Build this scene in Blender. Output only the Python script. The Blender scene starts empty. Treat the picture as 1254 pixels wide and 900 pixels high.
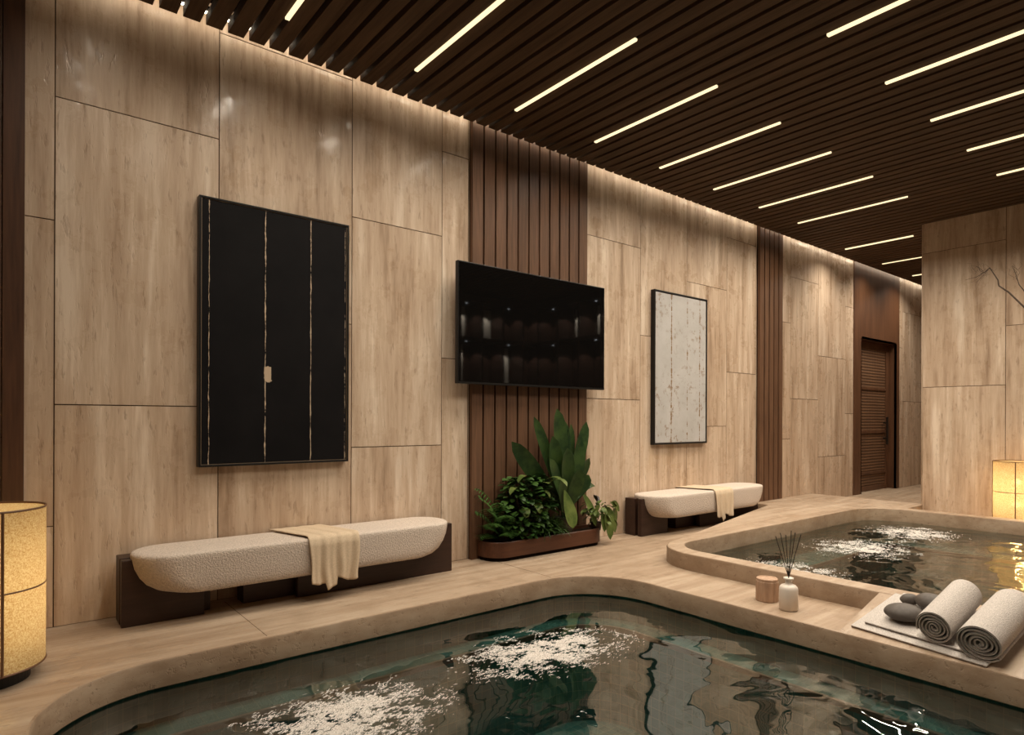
import bpy, bmesh, math, random
from mathutils import Vector, Matrix, noise as mnoise
random.seed(7)
PI = math.pi
sc = bpy.context.scene
COL = sc.collection

# ------------------------------------------------------------------ helpers
def link(o, parent=None):
    COL.objects.link(o)
    if parent is not None:
        o.parent = parent
    return o

def mesh_obj(name, bm, mat, parent=None, smooth=False, bevel=0.0, solid=0.0, subsurf=0):
    me = bpy.data.meshes.new(name)
    bm.normal_update()
    bm.to_mesh(me); bm.free()
    for m in (mat if isinstance(mat, (list, tuple)) else [mat]):
        me.materials.append(m)
    if smooth:
        for p in me.polygons: p.use_smooth = True
    o = bpy.data.objects.new(name, me)
    link(o, parent)
    if solid:
        s = o.modifiers.new('solid', 'SOLIDIFY'); s.thickness = solid; s.offset = 0
    if bevel:
        b = o.modifiers.new('bevel', 'BEVEL'); b.width = bevel; b.segments = 2; b.limit_method = 'ANGLE'; b.angle_limit = 0.6
    if subsurf:
        s = o.modifiers.new('sub', 'SUBSURF'); s.levels = subsurf; s.render_levels = subsurf
    return o

def empty(name, loc=(0, 0, 0), rot=(0, 0, 0)):
    o = bpy.data.objects.new(name, None)
    o.empty_display_size = 0.1
    o.location = loc; o.rotation_euler = rot
    return link(o)

def tag(o, label=None, cat=None, group=None, kind=None):
    if label: o['label'] = label
    if cat: o['category'] = cat
    if group: o['group'] = group
    if kind: o['kind'] = kind
    return o

def box(bm, x0, x1, y0, y1, z0, z1, mi=0):
    vs = [bm.verts.new((x, y, z)) for z in (z0, z1) for y in (y0, y1) for x in (x0, x1)]
    fs = []
    for f in ((0, 2, 3, 1), (4, 5, 7, 6), (0, 1, 5, 4), (2, 6, 7, 3), (0, 4, 6, 2), (1, 3, 7, 5)):
        fc = bm.faces.new([vs[i] for i in f]); fc.material_index = mi; fs.append(fc)
    return fs

def rrect(x0, x1, y0, y1, r, off=0.0, n=14):
    x0 -= off; x1 += off; y0 -= off; y1 += off
    rr = r if isinstance(r, (list, tuple)) else (r,) * 4
    pts = []
    for k, (cx, cy, a0) in enumerate(((x1, y1, 0), (x0, y1, 90), (x0, y0, 180), (x1, y0, 270))):
        q = max(0.002, rr[k] + off)
        ox = cx - q if k in (0, 3) else cx + q
        oy = cy - q if k in (0, 1) else cy + q
        for i in range(n + 1):
            a = math.radians(a0 + 90.0 * i / n)
            pts.append((ox + q * math.cos(a), oy + q * math.sin(a)))
    return pts

def loft(bm, loops, closed=True, cap_start=False, cap_end=False, mi=0):
    L = [[bm.verts.new(p) for p in lp] for lp in loops]
    n = len(L[0])
    for a, b in zip(L[:-1], L[1:]):
        for i in range(n if closed else n - 1):
            j = (i + 1) % n
            f = bm.faces.new((a[i], a[j], b[j], b[i])); f.material_index = mi
    if cap_start: bm.faces.new(list(reversed(L[0]))).material_index = mi
    if cap_end: bm.faces.new(L[-1]).material_index = mi
    return L

def lathe(bm, prof, c=(0, 0), n=40, cap0=True, cap1=True, mi=0):
    loops = [[(c[0] + r * math.cos(2 * PI * i / n), c[1] + r * math.sin(2 * PI * i / n), z) for i in range(n)] for r, z in prof]
    return loft(bm, loops, True, cap0, cap1, mi)

def tube(bm, pts, rad, n=6, mi=0):
    pts = [Vector(p) for p in pts]
    rads = rad if isinstance(rad, (list, tuple)) else [rad] * len(pts)
    loops = []
    for i, p in enumerate(pts):
        d = (pts[min(i + 1, len(pts) - 1)] - pts[max(i - 1, 0)]).normalized()
        up = Vector((0, 0, 1)) if abs(d.z) < 0.95 else Vector((1, 0, 0))
        s = d.cross(up).normalized(); t = s.cross(d).normalized()
        loops.append([p + (s * math.cos(2 * PI * k / n) + t * math.sin(2 * PI * k / n)) * rads[i] for k in range(n)])
    loft(bm, loops, True, True, True, mi)

# ------------------------------------------------------------------ materials
class NT:
    def __init__(s, name):
        s.m = bpy.data.materials.new(name); s.m.use_nodes = True
        s.t = s.m.node_tree; s.t.nodes.clear()
        s.out = s.n('ShaderNodeOutputMaterial')
    def n(s, typ, **kw):
        nd = s.t.nodes.new(typ)
        for k, v in kw.items(): setattr(nd, k, v)
        return nd
    def l(s, a, b): s.t.links.new(a, b)
    def val(s, sock, v):
        if hasattr(v, 'is_linked') or isinstance(v, bpy.types.NodeSocket): s.l(v, sock)
        else: sock.default_value = v
    def math(s, op, a, b=None, c=None, clamp=False):
        nd = s.n('ShaderNodeMath', operation=op); nd.use_clamp = clamp
        s.val(nd.inputs[0], a)
        if b is not None: s.val(nd.inputs[1], b)
        if c is not None: s.val(nd.inputs[2], c)
        return nd.outputs[0]
    def noise(s, vec, scale, detail=4, rough=0.55, dist=0.0):
        nd = s.n('ShaderNodeTexNoise'); s.l(vec, nd.inputs['Vector'])
        nd.inputs['Scale'].default_value = scale; nd.inputs['Detail'].default_value = detail
        nd.inputs['Roughness'].default_value = rough; nd.inputs['Distortion'].default_value = dist
        return nd.outputs['Fac']
    def ramp(s, fac, stops, interp='LINEAR'):
        nd = s.n('ShaderNodeValToRGB'); s.l(fac, nd.inputs[0])
        cr = nd.color_ramp; cr.interpolation = interp
        while len(cr.elements) < len(stops): cr.elements.new(0.5)
        for e, (p, c) in zip(cr.elements, stops):
            e.position = p; e.color = (c[0], c[1], c[2], 1) if isinstance(c, (tuple, list)) else (c, c, c, 1)
        return nd.outputs[0]
    def mix(s, fac, a, b, mode='MIX'):
        nd = s.n('ShaderNodeMix', data_type='RGBA', blend_type=mode)
        s.val(nd.inputs[0], fac)
        s.val(nd.inputs[6], a if not isinstance(a, tuple) else (*a, 1)[:4])
        s.val(nd.inputs[7], b if not isinstance(b, tuple) else (*b, 1)[:4])
        return nd.outputs[2]
    def coord(s, scale=(1, 1, 1), rnd=False):
        tc = s.n('ShaderNodeTexCoord').outputs['Object']
        if rnd:
            at = s.n('ShaderNodeAttribute', attribute_name='slab')
            sc_ = s.n('ShaderNodeVectorMath', operation='SCALE'); s.l(at.outputs['Vector'], sc_.inputs[0]); sc_.inputs['Scale'].default_value = 9.0
            ad = s.n('ShaderNodeVectorMath', operation='ADD'); s.l(tc, ad.inputs[0]); s.l(sc_.outputs[0], ad.inputs[1])
            tc = ad.outputs[0]
        mu = s.n('ShaderNodeVectorMath', operation='MULTIPLY'); s.l(tc, mu.inputs[0]); mu.inputs[1].default_value = scale
        return mu.outputs[0]
    def bsdf(s, color, rough=0.5, spec=0.5, metal=0.0, bump=None, bstr=0.3, bdist=0.01, **kw):
        p = s.n('ShaderNodeBsdfPrincipled')
        s.val(p.inputs['Base Color'], (*color, 1) if isinstance(color, tuple) else color)
        s.val(p.inputs['Roughness'], rough); s.val(p.inputs['Specular IOR Level'], spec)
        p.inputs['Metallic'].default_value = metal
        for k, v in kw.items(): s.val(p.inputs[k.replace('_', ' ')], v)
        if bump is not None:
            b = s.n('ShaderNodeBump'); s.l(bump, b.inputs['Height'])
            b.inputs['Strength'].default_value = bstr; b.inputs['Distance'].default_value = bdist
            s.l(b.outputs[0], p.inputs['Normal'])
        s.l(p.outputs[0], s.out.inputs[0])
        return p

def travertine(name, stretch, rnd=False, gloss=True, tint=(1, 1, 1), contrast=1.0):
    t = NT(name)
    c = t.coord(stretch, rnd); c0 = t.coord((1, 1, 1), rnd)
    band = t.noise(c, 4.2, 6, 0.68, 0.25)
    fine = t.noise(c, 16, 6, 0.65, 0.1)
    pit = t.noise(t.coord(tuple(min(1, s * 3) for s in stretch), rnd), 34, 3, 0.6)
    big = t.noise(c0, 1.1, 2, 0.5)
    f = t.math('ADD', t.math('MULTIPLY', band, 0.55), t.math('MULTIPLY', fine, 0.45))
    lo = 0.5 - 0.2 / contrast; hi = 0.5 + 0.17 / contrast
    T = lambda a: tuple(x * y for x, y in zip(a, tint))
    col = t.ramp(f, [(lo, T((0.30, 0.205, 0.135))), (0.5 - 0.05, T((0.48, 0.355, 0.255))), (0.54, T((0.60, 0.47, 0.355))), (hi, T((0.74, 0.62, 0.50)))])
    col = t.mix(t.ramp(pit, [(0.28, 0.45), (0.40, 0.0)]), col, T((0.24, 0.155, 0.10)))
    col = t.mix(t.ramp(big, [(0.35, 0.22), (0.7, 0.0)]), col, T((0.38, 0.26, 0.175)))
    r = t.ramp(t.noise(c0, 5.0, 5, 0.7), [(0.40, 0.15 if gloss else 0.35), (0.52, 0.50 if gloss else 0.6)])
    h = t.math('ADD', t.ramp(pit, [(0.30, 0.0), (0.42, 1.0)]), t.math('MULTIPLY', fine, 0.6))
    t.bsdf(col, r, 0.36, bump=h, bstr=0.3, bdist=0.004)
    return t.m

def wood(name, dark, light, stretch=(1, 1, 0.06), rough=0.5, scale=14, spec=0.35):
    t = NT(name); c = t.coord(stretch)
    a = t.noise(c, scale, 6, 0.6, 0.6); b = t.noise(c, scale * 4, 3, 0.6)
    f = t.math('ADD', t.math('MULTIPLY', a, 0.6), t.math('MULTIPLY', b, 0.4))
    col = t.ramp(f, [(0.34, dark), (0.62, light)])
    t.bsdf(col, rough, spec, bump=f, bstr=0.15, bdist=0.003)
    return t.m

M = {}
M['trav_wall'] = travertine('travertine_wall', (1, 1, 0.085), rnd=True, contrast=1.5, tint=(0.985, 0.975, 0.965))
M['trav_floor'] = travertine('travertine_floor', (0.09, 1, 1), gloss=False, tint=(0.68, 0.66, 0.63), contrast=0.8)
M['trav_rim_shaded'] = travertine('travertine_rim_shaded', (0.45, 0.45, 0.8), gloss=False, tint=(0.58, 0.54, 0.49), contrast=0.7)  # same stone tinted darker for the coping faces, their shade put into the colour
M['joint'] = NT('joint'); M['joint'].bsdf((0.10, 0.062, 0.036), 0.9, 0.1); M['joint'] = M['joint'].m
M['slat'] = wood('wall_slat_wood', (0.066, 0.030, 0.015), (0.150, 0.076, 0.041))
M['ceil_slat'] = wood('ceiling_slat_wood', (0.060, 0.034, 0.020), (0.115, 0.070, 0.043), (1, 0.06, 1), 0.7, spec=0.12)
M['pillar'] = wood('pillar_wood', (0.050, 0.022, 0.011), (0.105, 0.047, 0.024))
M['door_wood'] = wood('door_wood', (0.070, 0.030, 0.015), (0.13, 0.060, 0.030), (1, 1, 0.08), 0.45, 8)
M['dark_wood'] = wood('dark_stained_wood', (0.022, 0.010, 0.0065), (0.042, 0.020, 0.013), (0.1, 1, 1), 0.42)
M['planter'] = wood('planter_wood', (0.060, 0.022, 0.011), (0.10, 0.038, 0.019), (0.1, 1, 1), 0.4)

def simple(name, col, rough=0.5, spec=0.5, metal=0.0, ns=0, bs=0.3, bd=0.003, var=0.0, **kw):
    t = NT(name)
    bump = None; c = col
    if ns:
        bump = t.noise(t.coord(), ns, 4, 0.6)
        if var:
            c = t.ramp(bump, [(0.3, tuple(x * (1 - var) for x in col)), (0.7, tuple(min(1, x * (1 + var)) for x in col))])
    t.bsdf(c, rough, spec, metal, bump, bs, bd, **kw)
    return t.m

M['black'] = simple('black_lacquer', (0.008, 0.007, 0.0065), 0.4, 0.3)
M['void'] = simple('dark_void', (0.010, 0.006, 0.004), 0.9, 0.1)
M['metal_dark'] = simple('dark_metal', (0.03, 0.022, 0.017), 0.35, metal=0.6)
M['boucle'] = simple('boucle_fabric', (0.60, 0.515, 0.445), 0.95, 0.1, ns=100, bs=1.0, bd=0.008, var=0.16)
M['throw'] = simple('linen_throw', (0.58, 0.46, 0.33), 0.9, 0.15, ns=120, bs=0.3, bd=0.002, var=0.1)
M['towel'] = simple('terry_towel', (0.56, 0.51, 0.47), 0.97, 0.05, ns=190, bs=1.0, bd=0.007, var=0.28)
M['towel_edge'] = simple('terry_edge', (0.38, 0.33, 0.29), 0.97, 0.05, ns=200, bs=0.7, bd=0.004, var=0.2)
M['stone'] = simple('grey_pebble', (0.085, 0.070, 0.060), 0.55, 0.3, ns=60, bs=0.15, bd=0.002, var=0.15)
M['ceramic'] = simple('white_ceramic', (0.74, 0.66, 0.58), 0.35, 0.5)
M['reed'] = simple('dark_reed', (0.022, 0.014, 0.010), 0.6)
M['bark'] = simple('branch_bark', (0.045, 0.025, 0.014), 0.8, ns=50)
M['soil'] = simple('soil', (0.03, 0.018, 0.011), 0.95, 0.1, ns=40, bs=0.8, bd=0.02)
M['foam'] = simple('white_foam', (0.80, 0.76, 0.72), 0.6, 0.4)
M['vase'] = simple('clay_vase', (0.10, 0.07, 0.05), 0.6, ns=30)
M['pot'] = simple('plant_pot', (0.035, 0.018, 0.011), 0.6)

def leafmat(name, dark, light):
    t = NT(name)
    f = t.noise(t.coord(), 9, 3, 0.6)
    col = t.ramp(f, [(0.35, dark), (0.65, light)])
    t.bsdf(col, 0.45, 0.22)
    return t.m
M['leaf_a'] = leafmat('broad_leaf_green', (0.009, 0.026, 0.007), (0.032, 0.062, 0.014))
M['leaf_b'] = leafmat('bush_leaf_green', (0.012, 0.040, 0.007), (0.045, 0.095, 0.017))
M['leaf_c'] = leafmat('light_leaf_green', (0.040, 0.070, 0.013), (0.12, 0.155, 0.04))
M['leaf_d'] = leafmat('fern_green', (0.020, 0.055, 0.010), (0.050, 0.110, 0.020))

# candle: ribbed tan wood
t = NT('tan_candle'); n1 = t.noise(t.coord((1, 1, 0.1)), 60, 3)
t.bsdf(t.ramp(n1, [(0.3, (0.33, 0.20, 0.125)), (0.7, (0.50, 0.33, 0.22))]), 0.6, bump=n1, bstr=0.3); M['candle'] = t.m

# glazed tile
t = NT('teal_pool_tile')
pos = t.n('ShaderNodeTexCoord').outputs['Object']; S = 0.062
sx = t.n('ShaderNodeSeparateXYZ'); t.l(pos, sx.inputs[0])
nn = t.n('ShaderNodeNewGeometry').outputs['Normal']; sn = t.n('ShaderNodeSeparateXYZ'); t.l(nn, sn.inputs[0])
lines = None; cells = []
for k in range(3):
    v = t.math('DIVIDE', sx.outputs[k], S)
    fr = t.math('FRACT', v)
    d = t.math('ABSOLUTE', t.math('SUBTRACT', fr, 0.5))
    ln = t.math('GREATER_THAN', d, 0.47)
    ok = t.math('LESS_THAN', t.math('ABSOLUTE', sn.outputs[k]), 0.72)
    ln = t.math('MULTIPLY', ln, ok)
    cells.append(t.math('FLOOR', v))
    lines = ln if lines is None else t.math('MAXIMUM', lines, ln)
cb = t.n('ShaderNodeCombineXYZ')
for k in range(3): t.l(cells[k], cb.inputs[k])
wn = t.n('ShaderNodeTexWhiteNoise', noise_dimensions='3D'); t.l(cb.outputs[0], wn.inputs['Vector'])
tc = t.ramp(wn.outputs['Value'], [(0.0, (0.046, 0.125, 0.112)), (0.5, (0.066, 0.160, 0.143)), (1.0, (0.090, 0.200, 0.176))])
tc = t.mix(lines, tc, (0.16, 0.22, 0.17))
t.bsdf(tc, 0.25, 0.5)
M['tile'] = t.m

# water: a thin reflecting sheet, tinted, over the tiled basin
def water(name, s1, a1, s2, a2, tint):
    t = NT(name)
    c = t.coord((1, 1, 1))
    h1 = t.noise(c, s1, 2, 0.45, 0.8); h2 = t.noise(c, s2, 2, 0.5, 0.5)
    h = t.math('ADD', t.math('MULTIPLY', h1, a1), t.math('MULTIPLY', h2, a2))
    b = t.n('ShaderNodeBump'); t.l(h, b.inputs['Height']); b.inputs['Strength'].default_value = 1.0; b.inputs['Distance'].default_value = 1.0
    fr = t.n('ShaderNodeFresnel'); fr.inputs['IOR'].default_value = 2.35; t.l(b.outputs[0], fr.inputs['Normal'])
    g = t.n('ShaderNodeBsdfGlossy'); g.inputs['Roughness'].default_value = 0.015; g.inputs['Color'].default_value = (0.95, 0.97, 0.95, 1); t.l(b.outputs[0], g.inputs['Normal'])
    tr = t.n('ShaderNodeBsdfTransparent'); tr.inputs['Color'].default_value = (*tint, 1)
    mx = t.n('ShaderNodeMixShader'); t.l(fr.outputs[0], mx.inputs[0]); t.l(tr.outputs[0], mx.inputs[1]); t.l(g.outputs[0], mx.inputs[2])
    t.l(mx.outputs[0], t.out.inputs[0])
    return t.m
M['water1'] = water('pool_water', 1.15, 0.055, 3.4, 0.006, (0.80, 0.93, 0.91))
M['water2'] = water('rippled_pool_water', 1.6, 0.050, 5.0, 0.009, (0.80, 0.93, 0.91))

def emit(name, col, strength):
    t = NT(name); e = t.n('ShaderNodeEmission'); e.inputs[0].default_value = (*col, 1); e.inputs[1].default_value = strength
    t.l(e.outputs[0], t.out.inputs[0]); return t.m
M['led'] = emit('warm_led_diffuser', (1.0, 0.80, 0.45), 1.5)
M['cove'] = emit('warm_cove_strip', (1.0, 0.86, 0.66), 12.0)
M['bulb'] = emit('warm_bulb', (1.0, 0.76, 0.40), 4.0)
M['spot'] = emit('small_downlight', (0.9, 0.95, 1.0), 6.0)

# paper lantern shade
t = NT('fibre_paper_shade')
f = t.noise(t.coord((1, 1, 1)), 150, 4, 0.75)
col = t.ramp(f, [(0.36, (0.50, 0.34, 0.16)), (0.60, (0.84, 0.74, 0.52))])
d = t.n('ShaderNodeBsdfDiffuse'); t.l(col, d.inputs[0])
tl = t.n('ShaderNodeBsdfTranslucent'); t.l(col, tl.inputs[0])
tp = t.n('ShaderNodeBsdfTransparent'); t.l(col, tp.inputs[0])
m1 = t.n('ShaderNodeMixShader'); m1.inputs[0].default_value = 0.72; t.l(d.outputs[0], m1.inputs[1]); t.l(tl.outputs[0], m1.inputs[2])
m2 = t.n('ShaderNodeMixShader'); m2.inputs[0].default_value = 0.40; t.l(m1.outputs[0], m2.inputs[1]); t.l(tp.outputs[0], m2.inputs[2])
t.l(m2.outputs[0], t.out.inputs[0]); M['paper'] = t.m

# black painting with cracked gilt lines (local object coordinates, x along, z up)
def paint(name, ground, ground2, linecol, lines, patch, blot=None):
    t = NT(name)
    tc = t.n('ShaderNodeTexCoord').outputs['Object']; s = t.n('ShaderNodeSeparateXYZ'); t.l(tc, s.inputs[0])
    X, Z = s.outputs[0], s.outputs[2]
    base = t.ramp(t.noise(tc, 3.5, 6, 0.65), [(0.35, ground), (0.7, ground2)])
    wob = t.math('MULTIPLY', t.math('SUBTRACT', t.noise(tc, 9, 5, 0.7), 0.5), 0.016)
    mask = None
    for i, (lx, w, cov) in enumerate(lines):
        dist = t.math('ABSOLUTE', t.math('SUBTRACT', t.math('ADD', X, wob), lx))
        vz = t.n('ShaderNodeCombineXYZ'); t.l(Z, vz.inputs[2]); vz.inputs[0].default_value = i * 3.7
        nz = t.noise(vz.outputs[0], 11, 5, 0.75)
        wid = t.math('MULTIPLY', t.math('SUBTRACT', nz, 1 - cov), w * 8)
        m_ = t.math('LESS_THAN', dist, t.math('MINIMUM', wid, w * 1.8))
        mask = m_ if mask is None else t.math('MAXIMUM', mask, m_)
    if patch:
        px, pz, pw, ph = patch
        jit = t.math('MULTIPLY', t.math('SUBTRACT', t.noise(tc, 40, 3, 0.7), 0.5), 0.035)
        a = t.math('LESS_THAN', t.math('ABSOLUTE', t.math('SUBTRACT', t.math('ADD', X, jit), px)), pw)
        b = t.math('LESS_THAN', t.math('ABSOLUTE', t.math('SUBTRACT', t.math('ADD', Z, jit), pz)), ph)
        mask = t.math('MAXIMUM', mask, t.math('MULTIPLY', a, b))
    col = t.mix(mask, base, linecol)
    if blot:
        bl = t.ramp(t.noise(tc, 17, 5, 0.7), [(0.55, 0.0), (0.62, 0.8)])
        zone = t.ramp(t.noise(tc, 2.2, 2), [(0.42, 0.0), (0.6, 1.0)])
        col = t.mix(t.math('MULTIPLY', bl, zone), col, blot)
    t.bsdf(col, 0.62, 0.12, bump=t.noise(tc, 30, 4), bstr=0.2, bdist=0.002)
    return t.m

# woven cane of the door
t = NT('woven_cane'); tc = t.n('ShaderNodeTexCoord').outputs['Object']; s = t.n('ShaderNodeSeparateXYZ'); t.l(tc, s.inputs[0])
wz = t.math('SINE', t.math('MULTIPLY', s.outputs[2], 2 * PI / 0.045)); wx = t.math('SINE', t.math('MULTIPLY', s.outputs[0], 2 * PI / 0.06))
f = t.math('ADD', t.math('MULTIPLY', wz, 0.38), t.math('MULTIPLY', wx, 0.12)); f = t.math('ADD', f, 0.5)
nzc = t.noise(tc, 3, 3)
t.bsdf(t.mix(nzc, t.ramp(f, [(0.2, (0.05, 0.022, 0.011)), (0.8, (0.24, 0.125, 0.058))]), (0.09, 0.042, 0.02)), 0.6, bump=f, bstr=0.5, bdist=0.01)
M['cane'] = t.m

# ------------------------------------------------------------------ the room
D = 4.10          # stone wall plane
ZC = 3.39         # underside of ceiling slats
XL, XR, YB = -2.2, 8.38, -1.7
WTOP = 3.62
random.seed(11)

def slab_wall(name, cols, plane, axis='Y', seam=0.006, z0=0.0, z1=WTOP, thick=0.02):
    """cols = [(a0, a1, [joint heights])]; stone slabs with open joints over a dark backing"""
    bm = bmesh.new(); lay = bm.loops.layers.float_color.new('slab')
    for a0, a1, hs in cols:
        zs = [z0] + sorted(hs) + [z1]
        for q0, q1 in zip(zs[:-1], zs[1:]):
            g = seam / 2
            r = (random.random(), random.random(), random.random(), 1)
            if axis == 'Y': fs = box(bm, a0 + g, a1 - g, plane, plane + thick, q0 + g, q1 - g)
            else: fs = box(bm, plane, plane + thick, a0 + g, a1 - g, q0 + g, q1 - g)
            for f in fs:
                for lp in f.loops: lp[lay] = r
    lo = min(c[0] for c in cols); hi = max(c[1] for c in cols)
    q = plane + 0.006
    if axis == 'Y': box(bm, lo, hi, q, plane + 0.12, z0, z1, 1)
    else: box(bm, q, plane + 0.12, lo, hi, z0, z1, 1)
    o = mesh_obj(name, bm, [M['trav_wall'], M['joint']])
    tag(o, kind='structure')
    return o

slab_wall('wall_back', [  # columns left to right
    (-2.2, -0.60, [1.5]), (-0.6, 0.10, [1.0]), (0.10, 0.230, [0.53, 2.135]), (0.230, 1.036, [1.169, 2.785]), (1.036, 1.895, [1.75, 3.43]),
    (1.895, 2.628, [0.902, 2.492]), (2.628, 2.872, [1.565, 3.14]), (2.874, 4.168, []),
    (4.17, 4.955, [1.295, 2.80]), (4.955, 5.72, [1.94]), (5.72, 6.47, [1.03, 2.58]), (6.47, 7.10, [1.65, 3.19]), (7.10, 7.66, []),
    (7.66, 7.93, [0.86, 2.35]), (7.93, 8.68, [1.38, 2.95]), (8.68, 9.50, [0.60, 1.98]), (9.50, 9.77, [1.20, 2.75]),
], D)
slab_wall('wall_far', [(11.46, 11.62, [2.3]), (11.62, 12.6, [1.42, 2.9]), (12.6, 14.0, [0.9, 2.4])], D)
slab_wall('wall_right', [(1.96, 2.745, [1.488, 3.044]), (1.0, 1.96, [0.55, 2.12]), (0.1, 1.0, [1.4, 3.0]), (-1.7, 0.1, [0.8, 2.3])], XR, 'X')
# partition thickness and its end face, corridor side
bm = bmesh.new(); box(bm, XR + 0.13, XR + 0.30, -1.7, 2.745, 0, WTOP); box(bm, XR + 0.022, XR + 0.30, 2.7455, 2.765, 0, WTOP)
tag(mesh_obj('wall_partition', bm, M['trav_wall']), kind='structure')
bm = bmesh.new(); box(bm, XR + 0.30, 14.1, 1.2, 1.3, 0, WTOP); box(bm, 14.0, 14.1, 1.3, D, 0, WTOP)
tag(mesh_obj('wall_corridor', bm, M['trav_wall']), kind='structure')
bm = bmesh.new(); box(bm, XL - 0.1, XL, YB, D + 0.1, 0, WTOP)
tag(mesh_obj('wall_left', bm, M['trav_wall']), kind='structure')
bm = bmesh.new(); box(bm, XL - 0.1, XR, YB - 0.1, YB, 0, WTOP)
tag(mesh_obj('wall_front', bm, M['trav_wall']), kind='structure')

# wood pillar at far left
bm = bmesh.new(); box(bm, -0.62, 0.012, D - 0.05, D, 0, WTOP); box(bm, 0.016, 0.104, D - 0.05, D, 0, WTOP)
tag(mesh_obj('trim_1', bm, M['pillar'], bevel=0.002), kind='structure')

# slatted wood panels on the wall
def slat_panel(name, x0, x1, n, gap=0.018, proud=0.045):
    bm = bmesh.new(); p = (x1 - x0) / n
    for i in range(n):
        box(bm, x0 + i * p + gap / 2, x0 + (i + 1) * p - gap / 2, D - proud, D - 0.012, 0, WTOP)
    box(bm, x0 + gap / 2, x1 - gap / 2, D - 0.012, D - 0.001, 0, WTOP, 1)
    tag(mesh_obj(name, bm, [M['slat'], M['void']]), kind='structure')
slat_panel('trim_2', 2.872, 4.165, 11)
slat_panel('trim_3', 7.10, 7.655, 5, 0.022)

# door bay
bm = bmesh.new()
box(bm, 9.77, 10.03, D - 0.01, D + 0.02, 0, WTOP); box(bm, 11.33, 11.46, D - 0.01, D + 0.02, 0, WTOP)
box(bm, 10.03, 11.33, D - 0.01, D + 0.02, 2.335, WTOP)
box(bm, 10.01, 10.03, D - 0.01, D + 0.2, 0, 2.335); box(bm, 11.33, 11.35, D - 0.01, D + 0.2, 0, 2.335); box(bm, 10.03, 11.33, D - 0.01, D + 0.2, 2.335, 2.36)
tag(mesh_obj('wall_door_surround', bm, M['door_wood']), kind='structure')
bm = bmesh.new()
for q in ((10.03, 10.13, 0, 2.33), (11.22, 11.33, 0, 2.33), (10.13, 11.22, 2.22, 2.33), (10.13, 11.22, 1.58, 1.62), (10.13, 11.22, 0.90, 0.95), (10.13, 11.22, 0.26, 0.30), (10.13, 11.22, 0, 0.08)):
    box(bm, q[0], q[1], D + 0.10, D + 0.145, q[2], q[3])
dr = tag(mesh_obj('door_1', bm, M['door_wood'], bevel=0.004), kind='structure')
bm = bmesh.new(); box(bm, 10.13, 11.22, D + 0.115, D + 0.135, 0.08, 2.22)
mesh_obj('cane_panel', bm, M['cane'], dr)
bm = bmesh.new(); box(bm, 11.10, 11.14, D + 0.03, D + 0.055, 0.72, 1.16); box(bm, 11.105, 11.135, D + 0.055, D + 0.10, 0.80, 0.83); box(bm, 11.105, 11.135, D + 0.055, D + 0.10, 1.05, 1.08)
mesh_obj('door_handle', bm, M['metal_dark'], dr, bevel=0.004)

# ceiling: slats along Y, dark backing, cove beside the wall
bm = bmesh.new(); P = 0.121; x = XL
k0 = 2.13 - P * 36
x = k0
while x < 14.0:
    y0 = YB if x < XR else 1.3
    box(bm, x + 0.016, x + P - 0.016, y0, 4.0, ZC, ZC + 0.06)
    x += P
box(bm, XL, 14.0, YB, 3.90, ZC + 0.075, ZC + 0.10, 1)
box(bm, XL, 14.0, 3.88, D + 0.1, 3.60, 3.64, 2)
box(bm, XL, 14.0, 3.88, 3.90, ZC + 0.10, 3.60, 2)
tag(mesh_obj('ceiling', bm, [M['ceil_slat'], M['void'], M['ceil_slat']]), kind='structure')
# cove light profile
bm = bmesh.new(); box(bm, XL + 0.02, 13.95, 3.960, 4.0, ZC + 0.080, ZC + 0.090)
for k in range(17): box(bm, XL + 0.5 + k * 0.968, XL + 0.53 + k * 0.968, 3.965, 3.995, ZC + 0.06, ZC + 0.08)
cv = mesh_obj('cove_light', bm, M['void'])
tag(cv, 'warm light strip hidden above the slats along the stone wall', 'light')
bm = bmesh.new(); box(bm, XL + 0.03, 13.94, 4.0005, 4.008, ZC + 0.068, ZC + 0.090)
mesh_obj('light_strip', bm, M['cove'], cv)

# linear ceiling lights
AREA_W = 16.5
def bar_light(name, x, y0, y1, label, group, power=AREA_W):
    L = y1 - y0
    r = empty(name, (x, (y0 + y1) / 2, ZC)); tag(r, label, 'ceiling light', group)
    bm = bmesh.new(); box(bm, -0.014, 0.014, -L / 2 - 0.004, L / 2 + 0.004, 0.006, 0.03)
    mesh_obj('housing', bm, M['black'], r)
    bm = bmesh.new(); box(bm, -0.012, 0.012, -L / 2, L / 2, -0.008, 0.0055)
    mesh_obj('diffuser', bm, M['led'], r)
    ld = bpy.data.lights.new('lamp', 'AREA'); ld.shape = 'RECTANGLE'; ld.size = 0.022; ld.size_y = L - 0.02
    ld.energy = power * L / 1.14; ld.color = (1.0, 0.885, 0.725); ld.spread = math.radians(142)
    lo = bpy.data.objects.new('lamp', ld); lo.location = (0, 0, -0.0095); link(lo, r)
    return r
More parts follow.
